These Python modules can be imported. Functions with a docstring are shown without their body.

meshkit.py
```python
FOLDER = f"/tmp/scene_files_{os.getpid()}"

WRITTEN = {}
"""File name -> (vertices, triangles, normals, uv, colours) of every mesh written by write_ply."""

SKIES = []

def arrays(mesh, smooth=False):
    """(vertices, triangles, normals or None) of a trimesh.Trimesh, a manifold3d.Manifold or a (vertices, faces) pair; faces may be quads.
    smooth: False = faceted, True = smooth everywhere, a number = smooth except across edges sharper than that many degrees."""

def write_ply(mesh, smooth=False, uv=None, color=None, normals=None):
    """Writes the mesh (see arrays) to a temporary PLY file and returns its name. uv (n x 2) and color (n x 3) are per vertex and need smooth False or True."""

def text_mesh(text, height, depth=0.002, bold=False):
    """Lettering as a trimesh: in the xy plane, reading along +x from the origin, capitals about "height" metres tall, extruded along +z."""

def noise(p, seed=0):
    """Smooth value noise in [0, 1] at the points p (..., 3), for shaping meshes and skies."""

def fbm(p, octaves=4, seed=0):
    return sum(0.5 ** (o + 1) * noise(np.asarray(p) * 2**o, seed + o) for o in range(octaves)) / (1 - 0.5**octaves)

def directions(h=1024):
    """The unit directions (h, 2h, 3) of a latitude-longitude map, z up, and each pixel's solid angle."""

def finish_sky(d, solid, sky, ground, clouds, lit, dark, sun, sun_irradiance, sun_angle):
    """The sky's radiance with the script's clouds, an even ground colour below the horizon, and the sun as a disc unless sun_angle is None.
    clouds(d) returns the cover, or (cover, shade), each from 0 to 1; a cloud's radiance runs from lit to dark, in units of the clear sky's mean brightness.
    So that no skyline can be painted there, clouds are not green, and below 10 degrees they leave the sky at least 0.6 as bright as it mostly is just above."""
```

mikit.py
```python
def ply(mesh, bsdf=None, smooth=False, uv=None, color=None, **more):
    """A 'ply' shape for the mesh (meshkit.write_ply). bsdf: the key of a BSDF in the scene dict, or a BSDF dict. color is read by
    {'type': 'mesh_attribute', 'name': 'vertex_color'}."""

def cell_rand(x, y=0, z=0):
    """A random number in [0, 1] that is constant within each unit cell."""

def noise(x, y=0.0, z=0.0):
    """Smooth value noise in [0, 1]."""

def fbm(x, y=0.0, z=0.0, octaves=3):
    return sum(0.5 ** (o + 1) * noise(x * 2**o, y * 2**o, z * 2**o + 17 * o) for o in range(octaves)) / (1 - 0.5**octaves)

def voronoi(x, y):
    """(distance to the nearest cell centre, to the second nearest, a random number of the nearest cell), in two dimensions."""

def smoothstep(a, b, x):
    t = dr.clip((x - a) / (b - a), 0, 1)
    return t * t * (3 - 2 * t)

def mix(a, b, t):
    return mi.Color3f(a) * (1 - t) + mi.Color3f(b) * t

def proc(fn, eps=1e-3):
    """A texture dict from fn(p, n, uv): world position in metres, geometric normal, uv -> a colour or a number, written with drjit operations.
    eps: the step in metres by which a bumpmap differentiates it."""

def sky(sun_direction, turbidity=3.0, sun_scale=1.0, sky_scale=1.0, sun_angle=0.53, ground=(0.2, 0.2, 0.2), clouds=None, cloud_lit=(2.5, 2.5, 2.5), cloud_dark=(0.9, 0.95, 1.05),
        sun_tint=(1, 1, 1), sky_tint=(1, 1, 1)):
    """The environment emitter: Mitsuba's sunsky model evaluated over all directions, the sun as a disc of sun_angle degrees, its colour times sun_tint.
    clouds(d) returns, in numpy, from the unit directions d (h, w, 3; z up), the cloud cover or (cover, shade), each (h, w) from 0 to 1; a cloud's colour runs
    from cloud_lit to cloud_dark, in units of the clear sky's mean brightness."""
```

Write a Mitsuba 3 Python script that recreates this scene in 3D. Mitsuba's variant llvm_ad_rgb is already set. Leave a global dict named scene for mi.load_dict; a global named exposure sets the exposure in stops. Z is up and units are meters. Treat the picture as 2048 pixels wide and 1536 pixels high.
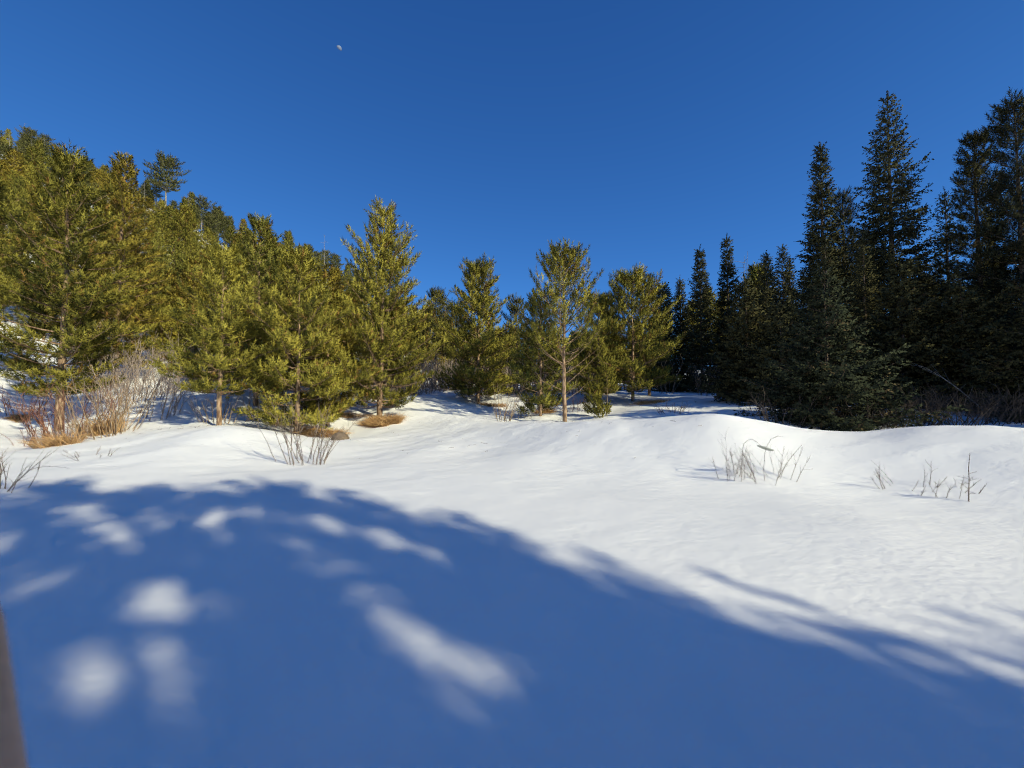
import math, numpy as np, trimesh, mitsuba as mi, drjit as dr, mikit, meshkit
from mikit import proc, fbm, noise, cell_rand, smoothstep, mix
from scipy.interpolate import RBFInterpolator
T = mi.ScalarTransform4f
scene, labels = {}, {}

# ------------------------------------------------------------------ camera, sky, exposure
CAM = np.array([0.0, 0.0, 1.6]); PITCH = math.radians(2.0); FOC = 770.0
scene['camera'] = {'type': 'thinlens', 'fov': 2 * math.degrees(math.atan(1024 / FOC)), 'fov_axis': 'x',
                   'near_clip': 0.005, 'far_clip': 8000.0, 'aperture_radius': 0.0006, 'focus_distance': 14.0,
                   'to_world': T().look_at(origin=CAM.tolist(), target=[0, math.cos(PITCH), CAM[2] + math.sin(PITCH)], up=[0, 0, 1])}
AZ, EL = math.radians(128.0), math.radians(28.0)
SUN = np.array([math.sin(AZ) * math.cos(EL), math.cos(AZ) * math.cos(EL), math.sin(EL)])
scene['sky'] = mikit.sky(SUN.tolist(), turbidity=2.2, sun_scale=1.5, sky_scale=0.91, sky_tint=(0.385, 0.93, 1.69), sun_tint=(0.97, 1.15, 1.24), ground=(0.5, 0.5, 0.55))
exposure = 1.3


def at(px, py, Y):
    """The world point seen at pixel (px, py) of the 2048 x 1536 photograph at the distance Y in front of the camera."""
    a, b = (px - 1024) / FOC, (768 - py) / FOC
    d = np.array([a, math.cos(PITCH) - b * math.sin(PITCH), math.sin(PITCH) + b * math.cos(PITCH)])
    return CAM + d * (Y / d[1])


def pix(p):
    v = np.asarray(p, float) - CAM
    y = v[..., 1] * math.cos(PITCH) + v[..., 2] * math.sin(PITCH)
    z = -v[..., 1] * math.sin(PITCH) + v[..., 2] * math.cos(PITCH)
    return 1024 + FOC * v[..., 0] / y, 768 - FOC * z / y


# ------------------------------------------------------------------ materials
def diffuse(fn, two=True):
    d = {'type': 'diffuse', 'reflectance': proc(fn) if callable(fn) else {'type': 'rgb', 'value': list(fn)}}
    return {'type': 'twosided', 'bsdf': d} if two else d


def snow_col(p, n, uv):
    a = fbm(p.x * 0.7, p.y * 0.7, 1.0, 3)
    b = smoothstep(0.72, 0.80, fbm(p.x * 9, p.y * 9, 4.0, 3)) * smoothstep(8.0, 12.0, p.y)
    c = mix((0.80, 0.81, 0.82), (0.86, 0.86, 0.86), a)
    return mix(c, (0.62, 0.58, 0.52), b * 0.22)


def snow_bump(p, n, uv):
    return (fbm(p.x * 1.6 + 0.6 * p.y, p.y * 3.2, 0.0, 3) - 0.5) * 0.013 + (fbm(p.x * 13.0, p.y * 21.0, 3.0, 3) - 0.5) * 0.0062


scene['snow'] = {'type': 'twosided', 'bsdf': {'type': 'bumpmap', 'arbitrary': proc(snow_bump, 0.01), 'scale': 1.0,
                 'bsdf': {'type': 'diffuse', 'reflectance': proc(snow_col)}}}


def leaf(dark, light, old, per=3.5):
    def fn(p, n, uv):
        big = noise(p.x / per, p.y / per, p.z / (per * 1.6))
        c = mix(dark, light, dr.clip(uv.x * 0.75 + (big - 0.5) * 0.7 + 0.12, 0, 1))
        return mix(c, old, smoothstep(0.93, 0.97, uv.x))
    return fn


scene['pine_needles'] = diffuse(leaf((0.052, 0.056, 0.015), (0.43, 0.375, 0.070), (0.22, 0.13, 0.04)))
scene['golden_pine_needles'] = diffuse(leaf((0.058, 0.055, 0.014), (0.46, 0.36, 0.066), (0.24, 0.13, 0.04)))
scene['green_pine_needles'] = diffuse(leaf((0.045, 0.054, 0.016), (0.35, 0.32, 0.068), (0.20, 0.12, 0.04)))
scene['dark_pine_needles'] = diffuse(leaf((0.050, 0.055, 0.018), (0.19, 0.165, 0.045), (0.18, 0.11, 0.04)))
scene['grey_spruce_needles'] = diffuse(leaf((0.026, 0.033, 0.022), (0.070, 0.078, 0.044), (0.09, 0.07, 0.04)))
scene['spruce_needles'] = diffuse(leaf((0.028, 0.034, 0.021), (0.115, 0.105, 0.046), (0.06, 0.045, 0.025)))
scene['ridge_needles'] = diffuse(leaf((0.07, 0.08, 0.03), (0.20, 0.19, 0.07), (0.14, 0.11, 0.06)))


def bark(a, b, k=1.0):
    def fn(p, n, uv):
        t = fbm(p.x * 22 * k, p.y * 22 * k, p.z * 5 * k, 3)
        return mix(a, b, smoothstep(0.3, 0.7, t))
    return fn


scene['pine_bark'] = diffuse(bark((0.16, 0.10, 0.065), (0.42, 0.30, 0.20)))
scene['grey_bark'] = diffuse(bark((0.12, 0.10, 0.085), (0.34, 0.29, 0.24)))
scene['dead_wood'] = diffuse(bark((0.20, 0.18, 0.16), (0.38, 0.35, 0.31)))
scene['spruce_bark'] = diffuse(bark((0.06, 0.045, 0.035), (0.22, 0.17, 0.13)))
scene['tan_twig'] = diffuse(bark((0.20, 0.14, 0.09), (0.40, 0.29, 0.19)))
scene['grey_twig'] = diffuse(bark((0.13, 0.10, 0.085), (0.30, 0.24, 0.20)))
scene['pale_twig'] = diffuse(bark((0.24, 0.19, 0.165), (0.46, 0.38, 0.33)))
scene['dark_twig'] = diffuse(bark((0.06, 0.05, 0.042), (0.15, 0.12, 0.10)))
scene['red_twig'] = diffuse(bark((0.13, 0.060, 0.045), (0.29, 0.145, 0.10)))
scene['dry_grass'] = diffuse(lambda p, n, uv: mix((0.28, 0.16, 0.07), (0.72, 0.48, 0.24), dr.clip(uv.x * 0.8 + 0.2 * uv.y, 0, 1)))
scene['stone'] = diffuse(lambda p, n, uv: mix((0.10, 0.075, 0.055), (0.26, 0.20, 0.15), fbm(p.x * 14, p.y * 14, p.z * 14, 4)))
scene['dull_bark'] = diffuse(bark((0.32, 0.34, 0.30), (0.50, 0.52, 0.46), 3))
scene['skin'] = {'type': 'principled', 'base_color': proc(lambda p, n, uv: mix((0.52, 0.28, 0.17), (0.66, 0.38, 0.24), fbm(p.x * 900, p.y * 900, p.z * 900, 3))), 'roughness': 0.6, 'specular': 0.3}
scene['moon_rock'] = {'type': 'diffuse', 'reflectance': proc(lambda p, n, uv: mix((0.15, 0.19, 0.28), (0.22, 0.26, 0.36), fbm(p.x * 0.12, p.y * 0.12, p.z * 0.12, 3)))}

# ------------------------------------------------------------------ the ground
ctrl = []
for x in (-12, -6, -2, 0, 3, 7, 12, 20):
    for y in (-40, -20, -8, -2, 1, 3):
        ctrl.append((x, y, 0.0))
for px, py in ((620, 945), (1150, 945), (1300, 958), (1450, 968), (1600, 978), (1750, 980), (1850, 990), (2000, 1008), (1000, 960), (800, 950), (300, 965), (450, 960), (100, 985), (-80, 1000), (900, 1000), (1300, 1010), (1700, 1050), (2200, 1040)):
    ctrl.append(tuple(at(px, py, CAM[2] * FOC / (py - 795))[:2]) + (0.0,))
for px, py, Y in ((1000, 851, 15), (1075, 848, 13.6), (1150, 844, 12.4), (1225, 840, 11.6), (1300, 836, 11), (1365, 831, 10.5), (1430, 827, 10.1), (1500, 838, 9.9), (1580, 852, 9.6), (1650, 861, 9.4), (1700, 866, 9.2), (1760, 862, 9.0), (1820, 854, 8.8), (1880, 849, 8.6), (1960, 850, 8.3), (2048, 855, 8), (2200, 868, 7.5), (2500, 900, 7),
                  (1300, 890, 9.2), (1450, 885, 8.6), (1600, 905, 8.2), (1800, 900, 7.8), (1950, 905, 7.3), (1150, 885, 10.3), (1000, 895, 11.8), (850, 900, 11.5), (750, 900, 12),
                  (1430, 846, 12.5), (1300, 849, 13.5), (1580, 868, 12), (1700, 873, 11.5), (1880, 872, 11), (2048, 875, 10.5),
                  (1400, 815, 18), (1380, 796, 24), (1330, 791, 27), (1128, 842, 17), (955, 810, 24), (760, 837, 19), (640, 872, 15), (700, 866, 16),
                  (450, 853, 12), (380, 866, 11.5), (540, 868, 12), (300, 900, 10.3), (450, 900, 10.2), (600, 905, 11), (220, 885, 12), (445, 851, 14), (520, 842, 16.5), (130, 888, 12.3), (30, 862, 15), (60, 905, 10.8), (20, 780, 20), (20, 690, 27), (350, 790, 18), (250, 830, 15.5), (365, 680, 30),
                  (800, 796, 22), (740, 805, 23), (870, 805, 21.5), (930, 825, 20), (980, 838, 18), (940, 781, 28), (1040, 790, 26), (1100, 776, 32), (1280, 782, 31), (1060, 832, 20), (1210, 824, 20), (1350, 786, 31),
                  (1560, 836, 14.5), (1650, 850, 13.5), (1760, 852, 13), (1900, 846, 13), (2040, 850, 12), (1480, 800, 20), (1900, 800, 22), (1600, 790, 26), (2150, 800, 18)):
    ctrl.append(tuple(at(px, py, Y)))
for px, Y, z in ((-400, 70, 60), (0, 86, 57), (0, 60, 31), (0, 42, 16), (0, 104, 60), (330, 86, 43), (330, 60, 25), (330, 42, 13), (330, 104, 43), (430, 86, 36), (430, 60, 21), (580, 88, 32), (580, 60, 18), (580, 42, 9), (580, 104, 32), (700, 88, 24), (700, 60, 13), (700, 42, 6), (860, 90, 15), (860, 60, 7), (860, 42, 3.5), (1000, 95, 10), (1000, 60, 4.5), (1000, 42, 2.8), (1200, 95, 8), (1200, 60, 3.5), (1450, 60, 5), (1800, 50, 5), (2048, 40, 4), (2400, 30, 3), (0, 33, 9), (330, 33, 7.5)):
    ctrl.append((at(px, 795, Y)[0], Y, z))
ctrl += [(-30, 0, 4), (-18, 4, 1.2), (-18, -10, 1), (-60, 0, 12), (-100, 20, 34), (-40, -40, 5), (40, 0, 1.5), (40, -40, 0), (60, 20, 4), (90, 60, 9), (0, 130, 12), (-80, 130, 44), (60, 120, 9), (-150, 70, 66), (-150, 120, 66), (-28, 14, 5.5), (-45, 20, 12)]
ctrl = np.array(ctrl)
_rbf = RBFInterpolator(ctrl[:, :2], ctrl[:, 2], kernel='thin_plate_spline', smoothing=0.02)


def ground_z(x, y):
    x, y = np.atleast_1d(np.asarray(x, float)), np.atleast_1d(np.asarray(y, float))
    q = np.stack([np.clip(x, -150, 90), np.clip(y, -40, 130)], 1)
    z = np.concatenate([_rbf(q[i:i + 20000]) for i in range(0, len(q), 20000)])
    r = np.hypot(x, y)
    P = np.stack([x, y, 0 * x], 1)
    f = np.clip((r - 7) / 10, 0, 1)
    z = z + (meshkit.fbm(P * 0.45, 3, 5) - 0.5) * (0.06 + 0.32 * f)
    z = z + (meshkit.fbm(P * np.array([2.2, 3.0, 1]), 3, 9) - 0.5) * (0.014 + 0.06 * f)
    return z


def gz(x, y):
    return float(ground_z(x, y)[0])


GX = np.sinh(np.linspace(-5.6, 5.4, 400)) * 1.6
GY = np.concatenate([np.linspace(-260, -20, 24), -np.geomspace(18, 1.0, 30), np.linspace(-0.9, 6, 70), 6 + np.geomspace(0.08, 300, 290)])
X, Y_ = np.meshgrid(GX, GY)
Z = ground_z(X.ravel(), Y_.ravel())
nx, ny = len(GX), len(GY)
i = (np.arange(ny - 1)[:, None] * nx + np.arange(nx - 1)[None]).ravel()
quads = np.stack([i, i + 1, i + nx + 1, i + nx], 1)
scene['snow_ground'] = mikit.ply((np.stack([X.ravel(), Y_.ravel(), Z], 1), quads), 'snow', smooth=True)
labels['snow_ground'] = {'label': 'snow covered ground with rounded banks rising to a hillside', 'category': 'snow', 'kind': 'structure'}


# ------------------------------------------------------------------ builders
def key_of(name):
    k, n = name, 0
    while k in labels:
        n += 1
        k = f'{name}_{n:03d}'
    return k


def thing(name, label, cat, group=None):
    k = key_of(name)
    labels[k] = {'label': label, 'category': cat}
    if group:
        labels[k]['group'] = group
    return k


def part(key, name, shape):
    k, n = f'{key}__{name}', 0
    while k in scene:
        n += 1
        k = f'{key}__{name}_{n:03d}'
    scene[k] = shape
    return k


def unit(v):
    return v / (np.linalg.norm(v, axis=-1, keepdims=True) + 1e-12)


def tube(pts, rad, sides=5):
    p = np.asarray(pts, float)
    t = unit(np.gradient(p, axis=0))
    a = unit(np.cross(t, [0.31, 0.17, 0.93] if abs(t[0, 2]) < 0.8 else [0.97, 0.2, 0.1]))
    b = np.cross(t, a)
    th = np.arange(sides) * 2 * np.pi / sides
    r = np.broadcast_to(rad, (len(p),))
    v = p[:, None] + r[:, None, None] * (np.cos(th)[None, :, None] * a[:, None] + np.sin(th)[None, :, None] * b[:, None])
    ii, jj = np.meshgrid(np.arange(len(p) - 1), np.arange(sides), indexing='ij')
    q = np.stack([ii * sides + jj, ii * sides + (jj + 1) % sides, (ii + 1) * sides + (jj + 1) % sides, (ii + 1) * sides + jj], -1).reshape(-1, 4)
    return v.reshape(-1, 3), np.vstack([q[:, [0, 1, 2]], q[:, [0, 2, 3]]])


def join(ms):
    at_, V, F = 0, [], []
    for v, f in ms:
        V.append(v); F.append(f + at_); at_ += len(v)
    return np.vstack(V), np.vstack(F)


def needles(B, D, L, R, tone, n, w, rng):
    """Every twig end as a brush of n needle blades."""
    B, D, L, R, tone = np.array(B), unit(np.array(D)), np.array(L), np.array(R), np.array(tone)
    N = len(B)
    e1 = unit(np.cross(D, unit(rng.normal(size=(N, 3)))))
    e2 = np.cross(D, e1)
    t = (np.arange(n)[None] + rng.random((N, n))) / n
    az = np.arange(n)[None] * 2.39996 + rng.random((N, 1)) * 6.28
    rad = np.cos(az)[..., None] * e1[:, None] + np.sin(az)[..., None] * e2[:, None]
    al = np.radians(84 - 66 * t)[..., None]
    nd = D[:, None] * np.cos(al) + rad * np.sin(al)
    p0 = B[:, None] + D[:, None] * (L[:, None] * t)[..., None]
    ln = (R[:, None] * (0.75 + 0.5 * rng.random((N, n))))[..., None]
    wv = unit(np.cross(nd, rng.normal(size=(N, n, 3)))) * (w / 2)
    V = np.stack([p0 - wv, p0 + wv, p0 + nd * ln], 2)
    mid = (B + D * (L * 0.4)[:, None])[:, None]
    fn_ = unit(np.cross(V[:, :, 1] - V[:, :, 0], V[:, :, 2] - V[:, :, 0]))
    out = unit(p0 + nd * ln * 0.6 - mid)
    fn_ = fn_ * np.where((fn_ * out).sum(-1, keepdims=True) < 0, -1, 1)
    NRM = np.repeat(unit(out * 0.75 + fn_ * 0.4)[:, :, None], 3, 2).reshape(-1, 3)
    V = V.reshape(-1, 3)
    U = np.stack([np.broadcast_to(tone[:, None, None], (N, n, 3)), np.broadcast_to(t[..., None], (N, n, 3))], -1).reshape(-1, 2)
    return V, np.arange(len(V)).reshape(-1, 3), U, NRM


def pine(seed, H=9.0, R=1.9, base=0.08, whorl=0.40, per=5, brush=0.23, rad=0.145, n=16, w=0.032, dens=1.4, bare=0.25, prof=None, lift=0.25, jitter=0.25, lean=0.0, limbs_from=0.0, r0=None, drop=None, low=0.0, gaps=0.0):
    """A young lodgepole pine standing at the origin: (trunk mesh, limbs mesh, foliage (V, F, UV))."""
    rng = np.random.default_rng(seed)
    r0 = r0 or 0.011 * H + 0.02
    zs = np.linspace(-0.5, H, 16)
    wob = np.cumsum(rng.normal(size=(16, 2)) * 0.012 * H / 9, 0)
    axis = np.column_stack([wob[:, 0] + lean * (zs / H) ** 2 * H, wob[:, 1], zs])
    axis[:3, :2] = axis[2, :2] * 0.0
    rr = r0 * np.clip(1 - zs / H, 0.06, 1) ** 0.8
    trunk = tube(axis, rr, 8)
    ax = lambda z: np.array([np.interp(z, zs, axis[:, 0]), np.interp(z, zs, axis[:, 1]), z])
    prof = prof or (lambda u: (0.12 + 0.88 * (1 - u) ** 0.75) * min(1.0, 0.55 + 2.2 * u))
    B, D, L, Rr, tone, limbs = [], [], [], [], [], []

    def add(b, d, k=1.0):
        B.append(b); D.append(d); L.append(brush * k * (0.75 + 0.5 * rng.random())); Rr.append(rad * (0.8 + 0.4 * rng.random())); tone.append(rng.random())
    z = base * H
    while z < H - 0.25:
        u = (z - base * H) / (H * (1 - base))
        a0 = rng.random() * 6.28
        if rng.random() < gaps and 0.1 < u < 0.9:
            z += whorl * (0.75 + 0.5 * rng.random()); continue
        nb = max(3, int(round(per * (0.8 + 0.5 * rng.random()))))
        for k in range(nb):
            az = a0 + k * 6.283 / nb + rng.normal() * 0.25
            ln = R * prof(u) * (1 + jitter * rng.normal())
            ln = max(ln, 0.18)
            el = math.radians(-8 + low + 52 * u ** 1.3 + rng.normal() * 8)
            room = 0.82 * (H - z) + 0.02
            rise = ln * (math.sin(el) + lift)
            kz = min(1.0, room / rise) if rise > 0 else 1.0
            o = ax(z + rng.normal() * 0.06)
            hd = np.array([math.cos(az), math.sin(az), 0])
            sd = np.array([-hd[1], hd[0], 0])
            s = np.linspace(0, 1, 6)
            bend = rng.normal() * 0.12
            pts = o + ln * (s[:, None] * hd * math.cos(el) + (s ** 2)[:, None] * sd * bend) + np.array([0, 0, 1]) * (kz * ln * (s * math.sin(el) + lift * s ** 2))[:, None]
            limbs.append(tube(pts, (0.010 + 0.008 * ln) * (1.05 - 0.8 * s) * (r0 / 0.12) ** 0.5, 4))
            td = unit(pts[-1] - pts[-2])
            add(pts[-1], td + np.array([0, 0, 0.6]), 1.6)
            m = int(dens * (3 + 7.5 * ln))
            for q in range(m):
                sq = bare + (1 - bare) * (q + rng.random()) / m
                pb = np.array([np.interp(sq, s, pts[:, c]) for c in range(3)])
                side = 1 if q % 2 else -1
                tl = (0.12 + 0.42 * (1 - sq) * ln * 0.55 + 0.1 * rng.random()) * (0.7 + 0.6 * rng.random())
                d = unit(td * 0.75 + sd * side * (0.8 + 0.3 * rng.normal()) + np.array([0, 0, 0.35 + 0.35 * rng.normal()]))
                tip = pb + d * tl
                add(tip - d * brush * 0.3, d + np.array([0, 0, 0.25 + 0.6 * rng.random()]), 1.25)
                if tl > 0.3:
                    add(pb + d * tl * 0.45, d + sd * side * 0.5 + np.array([0, 0, 0.3]), 0.9)
                    if q % 2 == 0:
                        limbs.append(tube([pb, pb + d * tl * 0.5, tip], [0.006, 0.005, 0.003], 3))
        z += whorl * (0.75 + 0.5 * rng.random())
    top = ax(H)
    for k in range(5):
        add(top - [0, 0, brush + 0.12 * k], np.array([rng.normal() * 0.25, rng.normal() * 0.25, 1.0]))
    if drop is not None:
        keep = ~drop(np.array(B) + 0.4 * unit(np.array(D)) * brush)
        B, D, L, Rr, tone = (np.array(v)[keep] for v in (B, D, L, Rr, tone))
    return trunk, join(limbs), needles(B, D, L, Rr, tone, n, w, rng)


def spruce(seed, H=14.0, R=2.6, base=0.03, whorl=0.34, per=6, twig=0.36, rad=0.09, n=7, w=0.095, dens=1.25, top_bare=0.0, prof=None, droop=12.0, r0=None):
    """A spruce standing at the origin: boughs in whorls that droop and turn up at the ends, flat sprays of twigs."""
    rng = np.random.default_rng(seed)
    r0 = r0 or 0.010 * H + 0.03
    zs = np.linspace(-0.6, H, 18)
    wob = np.cumsum(rng.normal(size=(18, 2)) * 0.006 * H / 14, 0)
    axis = np.column_stack([wob - wob[2], zs])
    trunk = tube(axis, r0 * np.clip(1 - zs / H, 0.05, 1) ** 0.9, 8)
    ax = lambda z: np.array([np.interp(z, zs, axis[:, 0]), np.interp(z, zs, axis[:, 1]), z])
    prof = prof or (lambda u: 0.03 + 0.97 * (1 - u) ** 0.95)
    B, D, L, Rr, tone, limbs = [], [], [], [], [], []

    def add(b, d, k=1.0):
        B.append(b); D.append(d); L.append(twig * k * (0.8 + 0.4 * rng.random())); Rr.append(rad * (0.8 + 0.5 * rng.random())); tone.append(rng.random())
    z = base * H
    while z < H - 0.2:
        u = (z - base * H) / (H * (1 - base))
        a0 = rng.random() * 6.28
        nb = max(4, int(round(per * (0.8 + 0.4 * rng.random()))))
        for k in range(nb):
            az = a0 + k * 6.283 / nb + rng.normal() * 0.25
            ln = max(0.15, R * prof(u) * (0.62 + 0.52 * rng.random()) * (1.3 if rng.random() < 0.08 else 1))
            el = math.radians(-droop + (droop + 32) * u ** 1.4 + rng.normal() * 6)
            o = ax(z + rng.normal() * 0.09)
            hd = np.array([math.cos(az), math.sin(az), 0]); sd = np.array([-hd[1], hd[0], 0])
            s = np.linspace(0, 1, 6)
            pts = o + ln * s[:, None] * hd * math.cos(el) + np.array([0, 0, 1]) * (ln * (s * math.sin(el) + 0.22 * s ** 2.2))[:, None]
            limbs.append(tube(pts, (0.010 + 0.007 * ln) * (1.05 - 0.85 * s), 4))
            td = unit(pts[-1] - pts[-2])
            add(pts[-1] - td * twig * 0.5, td, 1.2)
            m = int(dens * (2 + 9 * ln))
            for q in range(m):
                sq = 0.12 + 0.88 * (q + rng.random()) / m
                if rng.random() < top_bare * u:
                    continue
                pb = np.array([np.interp(sq, s, pts[:, c]) for c in range(3)])
                side = 1 if q % 2 else -1
                tl = 0.10 + 0.42 * (1 - sq) * ln * (0.6 + 0.5 * rng.random())
                d = unit(hd * (0.75 + 0.2 * rng.normal()) + sd * side * (0.75 + 0.2 * rng.random()) + np.array([0, 0, -0.22 + 0.22 * rng.normal()]))
                add(pb, d)
                k2 = int(tl / (twig * 0.7))
                for j in range(k2):
                    pj = pb + d * (twig * 0.7) * (j + 1)
                    add(pj, d + hd * 0.4 * rng.normal() + sd * 0.4 * rng.normal() + np.array([0, 0, -0.15]))
                if q % 3 == 0:
                    add(pb, td + np.array([0, 0, 0.3 * rng.normal()]))
        z += whorl * (0.7 + 0.6 * rng.random())
    top = ax(H)
    for k in range(4):
        add(top - [0, 0, 0.2 * k], np.array([rng.normal() * 0.1, rng.normal() * 0.1, 1.0]), 0.9)
    return trunk, join(limbs), needles(B, D, L, Rr, tone, n, w, rng)


def foliage(mesh, bsdf, uv, normals, **more):
    return {'type': 'ply', 'filename': meshkit.write_ply(mesh, uv=uv, normals=normals), 'face_normals': False, 'bsdf': {'type': 'ref', 'id': bsdf}, **more}


def place(x, y, s=1.0, rot=0.0, z=None, sx=None):
    return T().translate([x, y, gz(x, y) if z is None else z]).rotate([0, 0, 1], rot).scale([sx or s, sx or s, s])


def tree_at(name, label, tree, x, y, rot=0.0, mats=('pine_bark', 'pine_bark', 'pine_needles'), cat='tree', group=None):
    k = thing(name, label, cat, group)
    tw = place(x, y, 1.0, rot)
    trunk, limbs, (V, F, U, N) = tree
    part(k, 'trunk', mikit.ply(trunk, mats[0], smooth=True, to_world=tw))
    labels[part(k, 'branches', mikit.ply(limbs, mats[1], smooth=True, to_world=tw))] = {'kind': 'stuff'}
    part(k, 'crown', foliage((V, F), mats[2], U, N, to_world=tw))
    return k


def hero(px, top, Y, label, kind='pine', seed=1, rot=0, mats=None, group=None, **kw):
    """A tree whose trunk stands under photo column px at the distance Y; its height follows from where its top shows."""
    p = at(px, top, Y)
    H = p[2] - gz(p[0], p[1])
    if kind == 'pine':
        return tree_at('pine_tree', label, pine(seed, H=H, **kw), p[0], p[1], rot, mats or ('pine_bark', 'pine_bark', 'pine_needles'), 'pine tree', group)
    return tree_at('spruce_tree', label, spruce(seed, H=H, **kw), p[0], p[1], rot, mats or ('spruce_bark', 'spruce_bark', 'spruce_needles'), 'spruce tree', group)


# ------------------------------------------------------------------ the trees one can tell apart
dense = lambda u: (0.06 + 0.94 * (1 - u) ** 0.78) * min(1.0, 0.62 + 2.0 * u)
hero(140, 318, 15, 'tall yellow-green pine with a pointed leader near the left edge, behind the reddish brush', seed=11, R=2.5, base=0.13, per=6, prof=lambda u: (0.08 + 0.92 * (1 - u) ** 0.7) * min(1, 0.45 + 2.4 * u))
hero(-40, 330, 18, 'dense olive pine cut by the left edge of the photo', seed=12, R=2.5, base=0.36, per=6, prof=dense)
hero(245, 318, 23, 'golden-olive pine standing right behind the tall pointed pine at left', mats=('pine_bark', 'pine_bark', 'golden_pine_needles'), seed=13, R=2.4, base=0.1, per=6, prof=dense)
hero(447, 512, 14, 'small olive pine with a bare tan lower trunk behind the left snow mound', seed=14, R=1.75, base=0.2, per=6, prof=dense)
hero(520, 440, 18.5, 'dark-stemmed pine behind the small pine with the bare tan trunk', mats=('pine_bark', 'pine_bark', 'green_pine_needles'), seed=15, R=1.9, base=0.1, per=6, prof=dense)
hero(600, 512, 15.2, 'bushy yellow-green pine with foliage down to the dry grass beside the rock', seed=16, R=2.3, base=0.05, per=6, prof=dense)
hero(660, 540, 17.5, 'pine with an orange-tinged top just right of the bushy pine by the rock', mats=('pine_bark', 'pine_bark', 'golden_pine_needles'), seed=17, R=1.7, base=0.07, per=6, prof=dense)
hero(764, 415, 19, 'tall open pine with upswept branch tips rising from a ring of dry grass', seed=18, R=3.0, base=0.07, per=6, whorl=0.36, jitter=0.34, prof=lambda u: (0.06 + 0.94 * (1 - u) ** 0.95) * min(1, 0.65 + 2.2 * u), lift=0.4)
hero(957, 528, 24, 'dark olive pine left of centre with a rounded flat-sided crown', seed=19, R=2.3, base=0.06, per=7, dens=1.5, prof=lambda u: (0.14 + 0.86 * (1 - u) ** 0.6) * min(1, 0.8 + 2.5 * u))
hero(1034, 598, 27, 'slender small pine between the two central pines', mats=('pine_bark', 'grey_bark', 'dark_pine_needles'), seed=20, R=1.5, base=0.1, per=5, whorl=0.45)
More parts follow.
